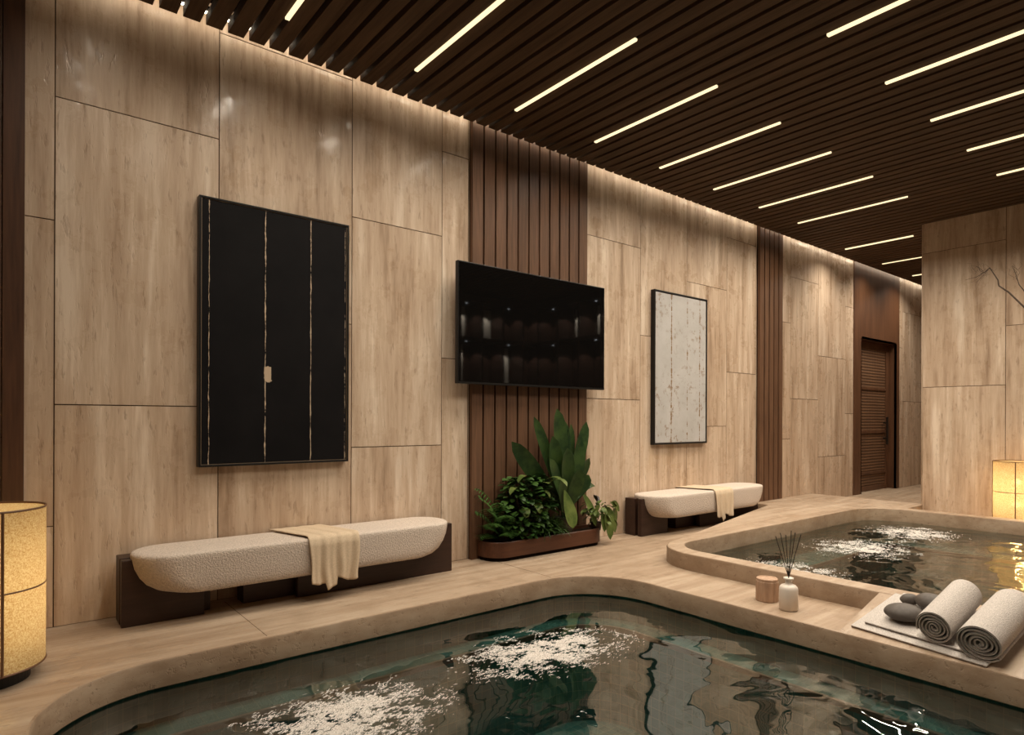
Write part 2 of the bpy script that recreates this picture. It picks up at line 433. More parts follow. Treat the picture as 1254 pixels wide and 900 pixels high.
# x positions sit in the gaps between slats
ords = ['first', 'second', 'third', 'fourth', 'fifth', 'sixth', 'seventh', 'eighth', 'ninth', 'tenth', 'eleventh']
rowA = [2.13 + 0.847 * i for i in range(-1, 7)]
for i, x in enumerate(rowA):
    lb = f'{ords[i]} light bar from the left in the ceiling row beside the stone wall'
    if i == 0: lb = 'light bar cut by the top edge, leftmost in the row beside the stone wall'
    bar_light('ceiling_light', x, 2.505, 3.645, lb, 'light bars in the row beside the stone wall', AREA_W * (0.72, 0.85, 0.95, 1, 1, 1.1, 1.25, 1.4)[i])
for i, (x, y0, y1, lb) in enumerate(((8.80, 2.99, 3.80, 'short pale light bar just before the corridor, above the door wall'),
                                     (10.03, 2.99, 3.81, 'pale light bar in the corridor ceiling, middle of the three far ones'),
                                     (11.22, 2.99, 3.82, 'farthest pale light bar, mostly hidden behind the right stone wall'))):
    bar_light('ceiling_light', x, y0, y1, lb, 'light bars over the corridor', 30)
for i, x in enumerate([3.83 + 0.847 * i for i in range(0, 5)]):
    bar_light('ceiling_light', x, 0.62, 1.76, (f'{ords[i]} light bar from the left in the right-hand ceiling row' if i else 'light bar at the top edge, leftmost in the right-hand ceiling row'), 'light bars in the right-hand ceiling row', AREA_W * (1, 1.1, 1.25, 1.45, 1.7)[i])
bar_light('ceiling_light', 0.436, 2.505, 3.645, 'light bar out of view beyond the left top corner', None, 9)
for x in (1.283, 2.13, 2.977):
    bar_light('ceiling_light', x, 0.62, 1.76, 'light bar out of view above the near pool', 'light bars out of view above the near pool')

# ------------------------------------------------------------------ floor, pools
P1 = (0.09, 3.405, -0.95, 3.25)      # rim edge of near pool
R1 = 0.50
P2i = (4.08, 7.76, -0.80, 3.08)      # inner rim of raised pool
P2o = (3.925, 7.935, -0.95, 3.20)
R2 = (0.42, 0.30, 0.3, 0.3)
R2o = (0.05, 0.42, 0.3, 0.3)
ZW1, ZW2, ZT = -0.135, -0.015, 0.12
YR = 1.50    # where the ramp to the towel platform begins

def plate(bm, outer, holes, z, mi=0):
    es = []
    for lp in [outer] + holes:
        vs = [bm.verts.new((p[0], p[1], z)) for p in lp]
        for i in range(len(vs)): es.append(bm.edges.new((vs[i], vs[(i + 1) % len(vs)])))
    r = bmesh.ops.triangle_fill(bm, use_beauty=True, use_dissolve=False, edges=es)
    for g in r['geom']:
        if isinstance(g, bmesh.types.BMFace):
            g.material_index = mi
            g.normal_update()
            if g.normal.z < 0: g.normal_flip()

bm = bmesh.new()
plate(bm, [(XL, YB), (14.1, YB), (14.1, D + 0.2), (XL, D + 0.2)], [rrect(*P1, R1, 0.012), rrect(*P2o, R2o, -0.03)], 0.0)
# slab body below the deck edge
def zloop(pts, z): return [(p[0], p[1], z) for p in pts]
loft(bm, [zloop(rrect(*P1, R1, 0.012), 0.0), zloop(rrect(*P1, R1, 0.0045), -0.0025), zloop(rrect(*P1, R1, 0.0), -0.011), zloop(rrect(*P1, R1, 0.0), -0.125), zloop(rrect(*P1, R1, 0.004), -0.13), zloop(rrect(*P1, R1, 0.035), -0.13)], mi=1)
fl = mesh_obj('floor', bm, [M['trav_floor'], M['trav_rim_shaded']])
for p in fl.data.polygons: p.use_smooth = p.material_index == 1
fl.data.set_sharp_from_angle(angle=math.radians(28))
tag(fl, kind='structure')
# open floor joints as thin dark inlays
bm = bmesh.new()
for xx in (1.06, 3.0, 5.1, 6.6): box(bm, xx, xx + 0.003, 3.27, D - 0.06, -0.002, 0.0006)
tag(mesh_obj('trim_4', bm, M['joint']), kind='structure')

M['nosing'] = simple('brown_nosing_tile', (0.16, 0.105, 0.075), 0.35)
def basin(name, rect, r, ztop, zled, wled, zbot, off):
    bm = bmesh.new()
    rr_ = lambda o: rrect(*rect, r, o)
    loft(bm, [zloop(rr_(off), ztop), zloop(rr_(off), zled), zloop(rr_(-wled), zled)])
    loft(bm, [zloop(rr_(-wled), zled), zloop(rr_(-wled - 0.022), zled), zloop(rr_(-wled - 0.022), zled - 0.03)], mi=1)
    loft(bm, [zloop(rr_(-wled - 0.022), zled - 0.03), zloop(rr_(-wled - 0.022), zbot)], cap_end=True)
    bmesh.ops.remove_doubles(bm, verts=bm.verts[:], dist=1e-5)
    for f in bm.faces: f.normal_flip()
    o = mesh_obj(name, bm, [M['tile'], M['nosing']])
    tag(o, kind='structure'); return o
basin('pool_basin', P1, R1, -0.13, -0.30, 0.115, -0.95, 0.03)
basin('pool_basin', P2i, R2, -0.05, -0.22, 0.30, -0.75, 0.02)

# raised rim of the far pool with the platform behind it
bm = bmesh.new()
PLx0, PLx1 = 6.95, 8.50
oin = rrect(*P2i, R2, 0.010)
# outline of raised slab: outer rounded rect merged with the platform reaching the stone wall
a = rrect(*P2o, R2o, -0.010)
outer = []
o_raw = rrect(*P2o, R2o, 0)
left_back = [p for p in o_raw if p[0] < 5 and p[1] > 1]          # arc at the left back corner
left_near = [p for p in o_raw if p[0] < 5 and p[1] <= 1]
right_near = [p for p in o_raw if p[0] > 7 and p[1] <= 1]
def ins(pts, d): return pts
outline = [(7.935, 2.74), (PLx1, 2.74), (PLx1, D), (PLx0, D), (PLx0, 3.86)] + left_back + left_near + right_near
def off_outline(pts, d):
    n = len(pts); res = []
    for i in range(n):
        p0, p1, p2 = (Vector(pts[i - 1]), Vector(pts[i]), Vector(pts[(i + 1) % n]))
        d1 = (p1 - p0); d2 = (p2 - p1)
        if d1.length < 1e-6: d1 = d2
        if d2.length < 1e-6: d2 = d1
        n1 = Vector((d1.y, -d1.x)).normalized(); n2 = Vector((d2.y, -d2.x)).normalized()
        m = (n1 + n2); m = m.normalized() / max(0.5, m.normalized().dot(n1))
        res.append(tuple(p1 + m * d))
    return res
cl = [outline[0]]
for p in outline[1:]:
    if (Vector(p) - Vector(cl[-1])).length > 1e-3: cl.append(p)
outline = cl
in1 = off_outline(outline, -0.012); in2 = off_outline(outline, -0.004)
plate(bm, in1, [oin], ZT)
loft(bm, [zloop(in1, ZT), zloop(in2, ZT - 0.003), zloop(outline, ZT - 0.012), zloop(outline, 0.0)], mi=1)
loft(bm, [zloop(oin, ZT), zloop(rrect(*P2i, R2, 0.003), ZT - 0.003), zloop(rrect(*P2i, R2, 0), ZT - 0.011), zloop(rrect(*P2i, R2, 0), -0.05), zloop(rrect(*P2i, R2, 0.025), -0.052)], mi=1)
bmesh.ops.recalc_face_normals(bm, faces=[f for f in bm.faces if f.material_index == 1])
rim = mesh_obj('trim_5', bm, [M['trav_floor'], M['trav_rim_shaded']])
for p in rim.data.polygons: p.use_smooth = p.material_index == 1
rim.data.set_sharp_from_angle(angle=math.radians(28))
tag(rim, kind='structure')

# gentle wedge that rises from the near pool's rim to the raised rim (the towels lie on it)
RX0, RX1 = 3.425, 3.925
bm = bmesh.new()
A = [(RX0, YR, 0.0), (RX1, YR, 0.0), (RX1, YR, ZT - 0.004)]
B = [(p[0], -0.93, p[2]) for p in A]
loft(bm, [A, B], True, True, True)
bmesh.ops.recalc_face_normals(bm, faces=bm.faces[:])
tag(mesh_obj('trim_6', bm, M['trav_floor']), kind='structure')
RS = (ZT - 0.004) / (RX1 - RX0); RA = math.atan(RS)
def rz(x): return max(0.0, min(1.0, (x - RX0) / (RX1 - RX0))) * (ZT - 0.004)

# water sheets
for nm, rect, r, z, mat, lb in (('pool_water', P1, R1, ZW1, M['water1'], 'dark teal water filling the near sunken pool'),
                                ('pool_water', P2i, R2, ZW2, M['water2'], 'rippled teal water filling the far raised pool')):
    bm = bmesh.new(); bm.faces.new([bm.verts.new((p[0], p[1], z)) for p in rrect(*rect, r, 0.015 if z < -0.1 else 0.0)])
    tag(mesh_obj(nm, bm, mat), lb, 'water', kind='stuff')

# foam where the jets come up
def foam(cx, cy, z, sx, sy, ang, n, label, seed):
    rnd = random.Random(seed); bm = bmesh.new(); ca, sa = math.cos(ang), math.sin(ang); made = 0; tries = 0
    while made < n and tries < n * 12:
        tries += 1
        u, v = rnd.gauss(0, 0.45), rnd.gauss(0, 0.45)
        if u * u + v * v > 1.6: continue
        px, py = cx + u * sx * ca - v * sy * sa, cy + u * sx * sa + v * sy * ca
        q = 0.7 * mnoise.noise(Vector((px * 8, py * 8, seed))) + 0.6 * mnoise.noise(Vector((px * 22, py * 34, seed + 5))) + 0.5 * mnoise.noise(Vector((px * 70, py * 70, seed + 2)))
        if q < 0.12 + 0.30 * (u * u + v * v) + rnd.uniform(-0.45, 0.45): continue
        made += 1
        a = ang + rnd.gauss(0.35, 0.45); l = rnd.uniform(0.003, 0.014); w = rnd.uniform(0.0006, 0.0016); h = rnd.uniform(0.0008, 0.004)
        dx, dy = math.cos(a), math.sin(a)
        pts = [(px + dx * l, py + dy * l, z), (px - dy * w, py + dx * w, z), (px - dx * l, py - dy * l, z), (px + dy * w, py - dx * w, z), (px, py, z + h)]
        vs = [bm.verts.new(p) for p in pts]
        for i in range(4): bm.faces.new((vs[i], vs[(i + 1) % 4], vs[4]))
    tag(mesh_obj('water_foam', bm, M['foam']), label, 'foam', kind='stuff')

FOAM = [(2.29, 2.51, ZW1, 0.50, 0.27, -0.1, 9500, 'white bubbling foam patch in the middle of the near pool', 3),
        (1.13, 2.46, ZW1, 0.42, 0.30, 0.0, 9500, 'white bubbling foam patch at the left of the near pool, by the bottom edge', 8),
        (4.62, 2.36, ZW2, 0.26, 0.42, 0.0, 3500, 'small foam patch in the raised pool behind the reed diffuser', 5),
        (5.87, 2.38, ZW2, 0.45, 0.40, 0.0, 5000, 'middle foam patch in the far raised pool', 12),
        (7.05, 2.40, ZW2, 0.42, 0.38, 0.0, 5000, 'farthest foam patch near the back edge of the raised pool', 21)]
for f_ in FOAM: foam(*f_)

# ------------------------------------------------------------------ benches
def make_bench():
    r = empty('bench', (0, 0, 0))
    # origin: left end of base, on the front board's face line
    Lb = 2.06
    def board(pts, y0, y1):
        bm = bmesh.new()
        loft(bm, [[(p[0], y0, p[1]) for p in pts], [(p[0], y1, p[1]) for p in pts]], True, True, True)
        bmesh.ops.recalc_face_normals(bm, faces=bm.faces[:])
        return bm
    def arc_profile(side):
        if side == 'l':
            pts = [(0, 0), (0.40, 0), (0.40, 0.175), (0.22, 0.175)]
            for i in range(9):
                a = math.radians(270 - 85 * i / 8); pts.append((0.22 + 0.14 * math.cos(a), 0.315 + 0.14 * math.sin(a)))
            pts += [(0.075, 0.352), (0, 0.352)]
        else:
            pts = [(0.93, 0), (Lb, 0), (Lb, 0.345), (Lb - 0.075, 0.345)]
            for i in range(9):
                a = math.radians(-5 - 85 * i / 8); pts.append((Lb - 0.22 + 0.14 * math.cos(a), 0.315 + 0.14 * math.sin(a)))
            pts += [(0.93, 0.175)]
        return pts
    for side, lx in (('l', 0), ('r', 0)):
        mesh_obj('base_panel', board(arc_profile(side), 0.0, 0.045), M['dark_wood'], r, bevel=0.004)
        pts = arc_profile(side)
        if side == 'l': pts2 = [(min(p[0], 0.40) + (0.05 if p[0] >= 0.39 else 0.0), p[1]) for p in pts]
        else: pts2 = [(p[0] - (0.30 if p[0] <= 0.94 else 0.0), p[1]) for p in pts]
        mesh_obj('base_panel', board(pts2, 0.075, 0.20), M['dark_wood'], r, bevel=0.004)
    for q0, q1 in ((0.06, 0.38), (0.96, Lb - 0.03)):
        bm = bmesh.new(); box(bm, q0, q1, 0.045, 0.075, 0.01, 0.16); mesh_obj('base_spacer', bm, M['dark_wood'], r)
    # cushion
    bm = bmesh.new()
    prof = [(0.166, 0.25, 0.022), (0.168, 0.205, 0.010), (0.182, 0.155, 0.003), (0.21, 0.112, 0), (0.25, 0.080, 0), (0.30, 0.056, 0), (0.345, 0.046, 0), (0.366, 0.044, 0.0), (0.374, 0.046, 0.002), (0.380, 0.051, 0.007), (0.3835, 0.060, 0.016), (0.3850, 0.075, 0.031), (0.3851, 0.10, 0.056)]
    loops = []
    for z, ix, iy in prof:
        rr = max(0.02, 0.19 - iy * 0.9)
        loops.append(zloop(rrect(ix, Lb - ix - 0.02, -0.17 + iy, 0.225 - iy, rr, 0, 10), z))
    loft(bm, loops, True, True, True)
    mesh_obj('cushion', bm, M['boucle'], r, smooth=True)
    return r

def make_throw():
    bm = bmesh.new(); nu, nv = 40, 46; grid = []
    rnd = random.Random(4)
    for i in range(nu + 1):
        u = i / nu; row = []
        drop = 0.235 + 0.03 * math.sin(u * 9) * 0.5
        if 0.28 < u < 0.55: drop += 0.045
        if u > 0.93: drop -= 0.0
        for j in range(nv + 1):
            v = j / nv
            fold = math.sin(u * 2 * PI * 3.2 + 0.6) * 0.6 + math.sin(u * 2 * PI * 6.3 + 1.9) * 0.4
            if v < 0.45:                      # across the top, from the back edge to the front edge
                q = v / 0.45
                y = 0.232 - q * 0.375; z = 0.396 + 0.0045 * fold * (0.4 + 0.6 * q); xx = 0.83 + 0.10 * q + (0.33 - 0.01 * q) * u
            elif v < 0.55:                    # over the rounded edge
                q = (v - 0.45) / 0.10; a = q * PI / 2
                y = -0.143 - 0.036 * math.sin(a) - 0.004 * fold * q; z = 0.360 + 0.036 * math.cos(a) + 0.0045 * fold * (1 - q); xx = 0.93 + 0.32 * u
            else:
                q = (v - 0.55) / 0.45
                y = -0.181 - 0.012 * (0.3 + q) * (fold + 0.9); z = 0.358 - drop * q; xx = 0.93 + 0.32 * u + 0.008 * math.sin(q * 5 + u * 7) * q
                xx = 1.09 + (xx - 1.09) * (1 - 0.10 * q)
            row.append(bm.verts.new((xx, y, z)))
        grid.append(row)
    for i in range(nu):
        for j in range(nv): bm.faces.new((grid[i][j], grid[i + 1][j], grid[i + 1][j + 1], grid[i][j + 1]))
    return mesh_obj('throw_blanket', bm, M['throw'], smooth=True, solid=0.006)

b1 = make_bench(); b1.location = (0.505, 3.855, 0)
tag(b1, 'long low bench with cream boucle cushion below the black painting', 'bench', 'cream cushioned benches along the stone wall')
t1 = make_throw(); t1.location = (0.505, 3.855, 0)
tag(t1, 'beige linen throw folded over the bench below the black painting', 'blanket', 'linen throws over the benches')
b2 = b1.copy(); link(b2); b2.location = (4.70, 3.87, 0)
for ch in list(b1.children): link(ch.copy(), b2)
b2['label'] = 'long low bench with cream cushion below the pale framed picture'
t2 = t1.copy(); link(t2); t2.location = (4.70, 3.87, 0)
t2['label'] = 'beige linen throw folded over the bench below the pale picture'

# ------------------------------------------------------------------ pictures
def picture(name, x0, x1, z0, z1, yf, mat, fw, label):
    r = empty(name, ((x0 + x1) / 2, D, (z0 + z1) / 2)); tag(r, label, 'picture')
    w, h = (x1 - x0) / 2, (z1 - z0) / 2; d = yf - D
    bm = bmesh.new()
    box(bm, -w, -w + fw, d, -0.001, -h, h); box(bm, w - fw, w, d, -0.001, -h, h); box(bm, -w + fw, w - fw, d, -0.001, h - fw, h); box(bm, -w + fw, w - fw, d, -0.001, -h, -h + fw)
    mesh_obj('picture_frame', bm, M['black'], r, bevel=0.0015)
    g = 0.004
    bm = bmesh.new(); box(bm, -w + fw + g, w - fw - g, d + 0.006, -0.02, -h + fw + g, h - fw - g)
    mesh_obj('canvas', bm, mat, r)
    if name == 'black_painting':
        bm = bmesh.new(); q = 0.0022; W_, H_ = w - fw - 0.001, h - fw - 0.001
        box(bm, -W_, -W_ + q, d + 0.0045, d + 0.0058, -H_, H_); box(bm, W_ - q, W_, d + 0.0045, d + 0.0058, -H_, H_)
        box(bm, -W_, W_, d + 0.0045, d + 0.0058, H_ - q, H_); box(bm, -W_, W_, d + 0.0045, d + 0.0058, -H_, -H_ + q)
        o = mesh_obj('gilt_edge', bm, simple('gilt_edge', (0.30, 0.22, 0.14), 0.4, metal=0.5), r); o['label'] = 'thin gilt line around the canvas'
    return r
m1 = paint('black_canvas_paint', (0.0035, 0.003, 0.0035), (0.007, 0.006, 0.0065), (0.50, 0.38, 0.27),
           [(-0.412, 0.0022, 0.58), (-0.085, 0.0028, 0.62), (0.205, 0.0022, 0.62), (0.441, 0.002, 0.54)], (-0.070, -0.235, 0.022, 0.045))
picture('black_painting', 0.915, 1.850, 0.811, 2.41, D - 0.055, m1, 0.012, 'tall black painting with cracked gilt vertical lines above the near bench')
m2 = paint('pale_canvas_paint', (0.42, 0.40, 0.38), (0.50, 0.48, 0.465), (0.22, 0.14, 0.07),
           [(-0.17, 0.010, 0.58), (0.10, 0.008, 0.54), (0.32, 0.009, 0.55)], None, (0.24, 0.16, 0.10))
picture('pale_painting', 5.115, 6.020, 0.848, 2.412, D - 0.05, m2, 0.016, 'tall pale grey painting with rusty flecks in a thin black frame')

# ------------------------------------------------------------------ television
tv = empty('television', (3.472, 4.0, 1.83))
tag(tv, 'wide black flat-screen television mounted on the wooden slat panel', 'television')
W_, H_ = 0.80, 0.462
bm = bmesh.new(); box(bm, -W_, W_, -0.052, -0.015, -H_, H_)
mesh_obj('housing', bm, M['black'], tv, bevel=0.004)
t = NT('screen_glass'); t.bsdf((0.004, 0.0036, 0.0034), 0.03, 0.5); M['screen'] = t.m
bm = bmesh.new(); box(bm, -W_ + 0.010, W_ - 0.010, -0.0545, -0.0525, -H_ + 0.018, H_ - 0.010)
mesh_obj('screen', bm, M['screen'], tv)
bm = bmesh.new(); box(bm, -0.25, 0.25, -0.015, 0.054, -0.2, 0.2)
mesh_obj('wall_mount', bm, M['metal_dark'], tv)

# ------------------------------------------------------------------ planter and plants
PX0, PX1, PY0, PY1 = 2.93, 4.19, 3.83, D - 0.047
bm = bmesh.new()
RP = (0.02, 0.02, 0.16, 0.16)
loft(bm, [zloop(rrect(PX0, PX1, PY0, PY1, RP, 0), 0.03), zloop(rrect(PX0, PX1, PY0, PY1, RP, 0), 0.145), zloop(rrect(PX0, PX1, PY0, PY1, RP, -0.004), 0.15), zloop(rrect(PX0, PX1, PY0, PY1, RP, -0.016), 0.15), zloop(rrect(PX0, PX1, PY0, PY1, RP, -0.018), 0.11)], cap_start=True)
pl = mesh_obj('planter_box', bm, M['planter']); tag(pl, 'low brown planter trough with a rounded end below the television', 'planter')
bm = bmesh.new(); loft(bm, [zloop(rrect(PX0, PX1, PY0, PY1, RP, -0.018), 0.0), zloop(rrect(PX0, PX1, PY0, PY1, RP, -0.018), 0.03)], cap_start=True)
mesh_obj('plinth', bm, M['void'], pl)
bm = bmesh.new(); bm.faces.new([bm.verts.new((p[0], p[1], 0.125)) for p in rrect(PX0, PX1, PY0, PY1, RP, -0.019)])
mesh_obj('soil', bm, M['soil'], pl)

YMAX = D - 0.055
def leaf(bm, base, az, elev, length, width, droop=0.8, fold=0.15, nseg=8, peak=0.5, tip=1.0, petiole=0.0, roll=0.0):
    """one leaf blade whose midrib bends under gravity"""
    p = Vector(base); e = elev; st = length / nseg
    d0 = Vector((math.cos(az), math.sin(az), 0)); side = Vector((-math.sin(az), math.cos(az), 0))
    rows = []
    if petiole > 0:
        q = p.copy(); pp = [q.copy()]
        for k in range(4):
            q = q + (d0 * math.cos(e) + Vector((0, 0, 1)) * math.sin(e)) * petiole / 4; pp.append(q.copy())
        for v in pp: v.y = min(v.y, YMAX)
        tube(bm, pp, max(0.0012, width * 0.02), 4)
        p = q
    for k in range(nseg + 1):
        s = k / nseg
        w = width * 0.5 * (math.sin(PI * min(1, s ** (math.log(0.5) / math.log(peak)))) ** 0.6 if 0 < s < 1 else 0.02)
        dirv = d0 * math.cos(e) + Vector((0, 0, 1)) * math.sin(e)
        upv = Vector((0, 0, 1)) * math.cos(e) - d0 * math.sin(e)
        sd = side * math.cos(roll) + upv * math.sin(roll); un = upv * math.cos(roll) - side * math.sin(roll)
        a = p + sd * w + un * w * fold; b = p - sd * w + un * w * fold; c = p.copy()
        for v in (a, b, c):
            if v.y > YMAX: v.y = YMAX - 0.002 * random.random()
        rows.append((bm.verts.new(a), bm.verts.new(c), bm.verts.new(b)))
        p = p + dirv * st; e -= droop / nseg * (0.5 + s)
    for r0, r1 in zip(rows[:-1], rows[1:]):
        bm.faces.new((r0[0], r0[1], r1[1], r1[0])); bm.faces.new((r0[1], r0[2], r1[2], r1[1]))

def pot(parent, r, z0, z1, mat=None):
    bm = bmesh.new(); lathe(bm, [(r * 0.8, z0), (r, z1), (r * 0.9, z1), (r * 0.85, z1 - 0.015)], n=24, cap1=True)
    mesh_obj('pot', bm, mat or M['pot'], parent, smooth=False)

rng = random.Random(5)
# tall paddle-leaved plant
pt = empty('paddle_leaf_plant', (3.78, 3.955, 0.125)); tag(pt, 'tall plant with long dark paddle leaves below the television', 'plant')
pot(pt, 0.085, 0.0, 0.14)
bm = bmesh.new()
def lp(parent): return (rng.uniform(-0.03, 0.03), rng.uniform(-0.03, 0.02), 0.12)
def leaf_to(bm, base, tip, W, bow=0.04, face=0.0, nseg=14, peak=0.64):
    # blade from base to tip, broad side turned to the room
    b, t_ = Vector(base), Vector(tip); ax = (t_ - b); L = ax.length; ax.normalize()
    out = Vector((0, -1, 0)); sd0 = ax.cross(out).normalized(); nm = sd0.cross(ax).normalized()
    sd = (sd0 * math.cos(face) + nm * math.sin(face)); n2 = (nm * math.cos(face) - sd0 * math.sin(face))
    rows = []
    for k in range(nseg + 1):
        q = k / nseg; s0 = max(0.0, (q - 0.14) / 0.86)
        w = W * 0.5 * (math.sin(PI * s0 ** (math.log(0.5) / math.log(peak))) ** 0.5 if 0 < s0 < 1 else 0.03) + 0.002
        c = b + ax * L * q - nm * 0 + Vector((0, 0, 1)) * math.sin(PI * q) * bow
        row = [c + sd * w + n2 * w * 0.22, c, c - sd * w + n2 * w * 0.22]
        for v in row: v.y = min(v.y, YMAX)
        rows.append([bm.verts.new(v) for v in row])
    for r0, r1 in zip(rows[:-1], rows[1:]):
        bm.faces.new((r0[0], r0[1], r1[1], r1[0])); bm.faces.new((r0[1], r0[2], r1[2], r1[1]))
YMAX = D - 0.06 - 3.955
for tx, tz, ty, W, fc in ((3.435, 1.12, 0.00, 0.10, 0.1), (3.675, 1.19, -0.02, 0.155, 0.0), (3.80, 1.09, 0.02, 0.12, 0.2), (3.87, 1.06, 0.01, 0.13, -0.2), (4.03, 1.08, -0.02, 0.12, 0.15), (3.185, 0.92, -0.02, 0.14, 0.3),
                          (4.06, 0.76, -0.03, 0.12, -0.2), (3.60, 0.96, -0.05, 0.13, 0.2), (3.93, 0.92, -0.06, 0.14, 0.1), (3.52, 0.78, -0.10, 0.13, -0.3), (3.72, 0.86, -0.10, 0.15, 0.0), (3.40, 0.66, -0.06, 0.12, 0.4),
                          (3.98, 0.62, -0.10, 0.14, 0.3), (3.30, 0.80, 0.02, 0.11, 0.2), (3.84, 0.68, -0.14, 0.13, 0.2), (3.60, 0.60, -0.15, 0.13, -0.2)):
    leaf_to(bm, (rng.uniform(-.03, .03), rng.uniform(-.03, .01), 0.12), (tx - 3.78, ty, tz - 0.125), W, rng.uniform(0.0, 0.05), fc)
for tx, tz, W in ((4.09, 0.53, 0.13), (3.42, 0.50, 0.11)):
    leaf(bm, (0, -0.02, 0.14), 0.0 if tx > 3.78 else PI, 1.25, 0.50, W, 1.9, 0.15, 12, 0.6, roll=0.5 if tx > 3.78 else -0.5)
mesh_obj('leaves', bm, M['leaf_a'], pt, smooth=True)
bm = bmesh.new(); leaf_to(bm, (-0.10, -0.09, 0.44), (-0.055, -0.17, 0.07), 0.13, 0.0, 0.0)
leaf_to(bm, (0.13, -0.06, 0.38), (0.27, -0.12, 0.05), 0.10, 0.03, 0.3)
leaf(bm, (-0.28, 0.0, 0.40), math.radians(250), math.radians(40), 0.22, 0.10, 1.2, 0.12, 10, 0.5)
o = mesh_obj('drooping_leaves', bm, M['leaf_c'], pt, smooth=True); o['label'] = 'paler leaves hanging down at the front'

# bushy small-leaved plant
bp = empty('bushy_plant', (3.33, 3.95, 0.125)); tag(bp, 'dense bushy plant with small round leaves at the left of the planter', 'plant')
YMAX = D - 0.06 - 3.95
bm = bmesh.new(); bs = bmesh.new()
pot(bp, 0.075, 0.0, 0.06)
for i in range(620):
    a = rng.uniform(0, 2 * PI); h = rng.uniform(0.03, 0.50); rr = 0.22 * math.sqrt(rng.random()) * (0.70 + 0.35 * math.sin(h * 7) + 0.3 * mnoise.noise(Vector((math.cos(a) * 2, math.sin(a) * 2, h * 9))))
    x_, y_ = rr * math.cos(a) * 1.15, rr * math.sin(a) * 0.62 - 0.02
    leaf(bm, (x_, y_, h), a if rng.random() < .7 else math.radians(270) + rng.uniform(-1, 1), rng.uniform(-0.2, 0.7), rng.uniform(0.055, 0.10), rng.uniform(0.038, 0.062), 1.3, 0.1, 4, 0.45, roll=rng.uniform(-0.5, 0.5))
    if i % 12 == 0: tube(bs, [(0, 0, 0.04), (x_ * 0.5, y_ * 0.5, h * 0.6), (x_, min(y_, YMAX), h)], 0.003, 4)
mesh_obj('leaves', bm, M['leaf_b'], bp, smooth=True); mesh_obj('stems', bs, M['bark'], bp)
# larger light-green leaves on top
bm = bmesh.new()
for dx, dy, dz, az, el, L, W in ((0.12, -0.10, 0.47, 300, 35, 0.20, 0.09), (0.19, -0.10, 0.46, 285, 30, 0.19, 0.085), (0.02, -0.07, 0.49, 195, 35, 0.22, 0.07), (0.06, -0.08, 0.40, 300, 10, 0.15, 0.08), (-0.1, -0.06, 0.42, 200, 25, 0.17, 0.06), (0.02, -0.1, 0.30, 260, 0, 0.13, 0.075), (-0.08, -0.1, 0.27, 240, 0, 0.12, 0.07)):
    leaf(bm, (dx, dy, dz), math.radians(az), math.radians(el), L, W, 2.0, 0.15, 9, 0.45)
o = mesh_obj('upper_leaves', bm, M['leaf_c'], bp, smooth=True); o['label'] = 'larger lighter leaves at the top'

# fern at the far left, arching out
fp = empty('fern', (3.12, 3.98, 0.125)); tag(fp, 'feathery fern at the left end of the planter, beside the bushy plant', 'plant')
YMAX = D - 0.06 - 3.98
pot(fp, 0.06, 0.0, 0.05)
bm = bmesh.new()
for az, el, L in ((175, 75, 0.50), (200, 62, 0.46), (165, 60, 0.42), (215, 50, 0.36), (240, 60, 0.40), (190, 45, 0.34), (150, 82, 0.52), (225, 75, 0.44), (255, 40, 0.25), (180, 30, 0.26)):
    p = Vector((0, 0, 0.02)); e = math.radians(el); a = math.radians(az); spine = []
    for k in range(17):
        spine.append(p.copy()); p = p + Vector((math.cos(a) * math.cos(e), math.sin(a) * math.cos(e), math.sin(e))) * L / 16; e -= 1.5 / 16 * (k / 8)
    for q in spine: q.x = max(q.x, -0.21); q.y = min(q.y, YMAX)
    tube(bm, spine, 0.002, 4)
    for k in range(3, 17):
        l_ = 0.085 * math.sin(PI * (k - 1) / 17) + 0.012
        for sg in (-1, 1): leaf(bm, spine[k], a + sg * 1.25, -0.15, l_, 0.013, 0.5, 0.05, 3, 0.4)
mesh_obj('fronds', bm, M['leaf_d'], fp)

# grassy plant in front of the bush
gp = empty('grassy_plant', (3.52, 3.905, 0.125)); tag(gp, 'low grassy plant with thin arching blades at the middle of the planter', 'plant')
YMAX = D - 0.06 - 3.905
pot(gp, 0.05, 0.0, 0.03)
bm = bmesh.new()
for i in range(170):
    a = rng.uniform(0, 2 * PI); leaf(bm, (rng.uniform(-.06, .06), rng.uniform(-.02, .03), 0.02), a, rng.uniform(0.5, 1.35), rng.uniform(0.16, 0.29), 0.009, rng.uniform(1.2, 2.4), 0.2, 6, 0.4)
mesh_obj('blades', bm, M['leaf_b'], gp)

# trailing plant at the right end
tp_ = empty('trailing_plant', (4.12, 3.90, 0.125)); tag(tp_, 'small trailing plant with pale drooping leaves spilling over the right end of the planter', 'plant')
YMAX = D - 0.06 - 3.90
pot(tp_, 0.05, 0.0, 0.07)
bm = bmesh.new(); bs = bmesh.new()
for i in range(60):
    a = rng.uniform(0, 2 * PI); h = rng.uniform(0.08, 0.24); rr = rng.uniform(0.03, 0.17)
    x_, y_ = rr * math.cos(a), rr * math.sin(a) * 0.7 - 0.02
    leaf(bm, (x_ * 0.8, y_, h), a, rng.uniform(-0.4, 0.9), rng.uniform(0.06, 0.11), rng.uniform(0.026, 0.045), 2.0, 0.15, 6, 0.45, roll=rng.uniform(-.4, .4))
    if i % 4 == 0: tube(bs, [(0, 0, 0.05), (x_ * .6, y_ * .6, h * .8), (x_, min(y_, YMAX), h)], 0.0025, 4)
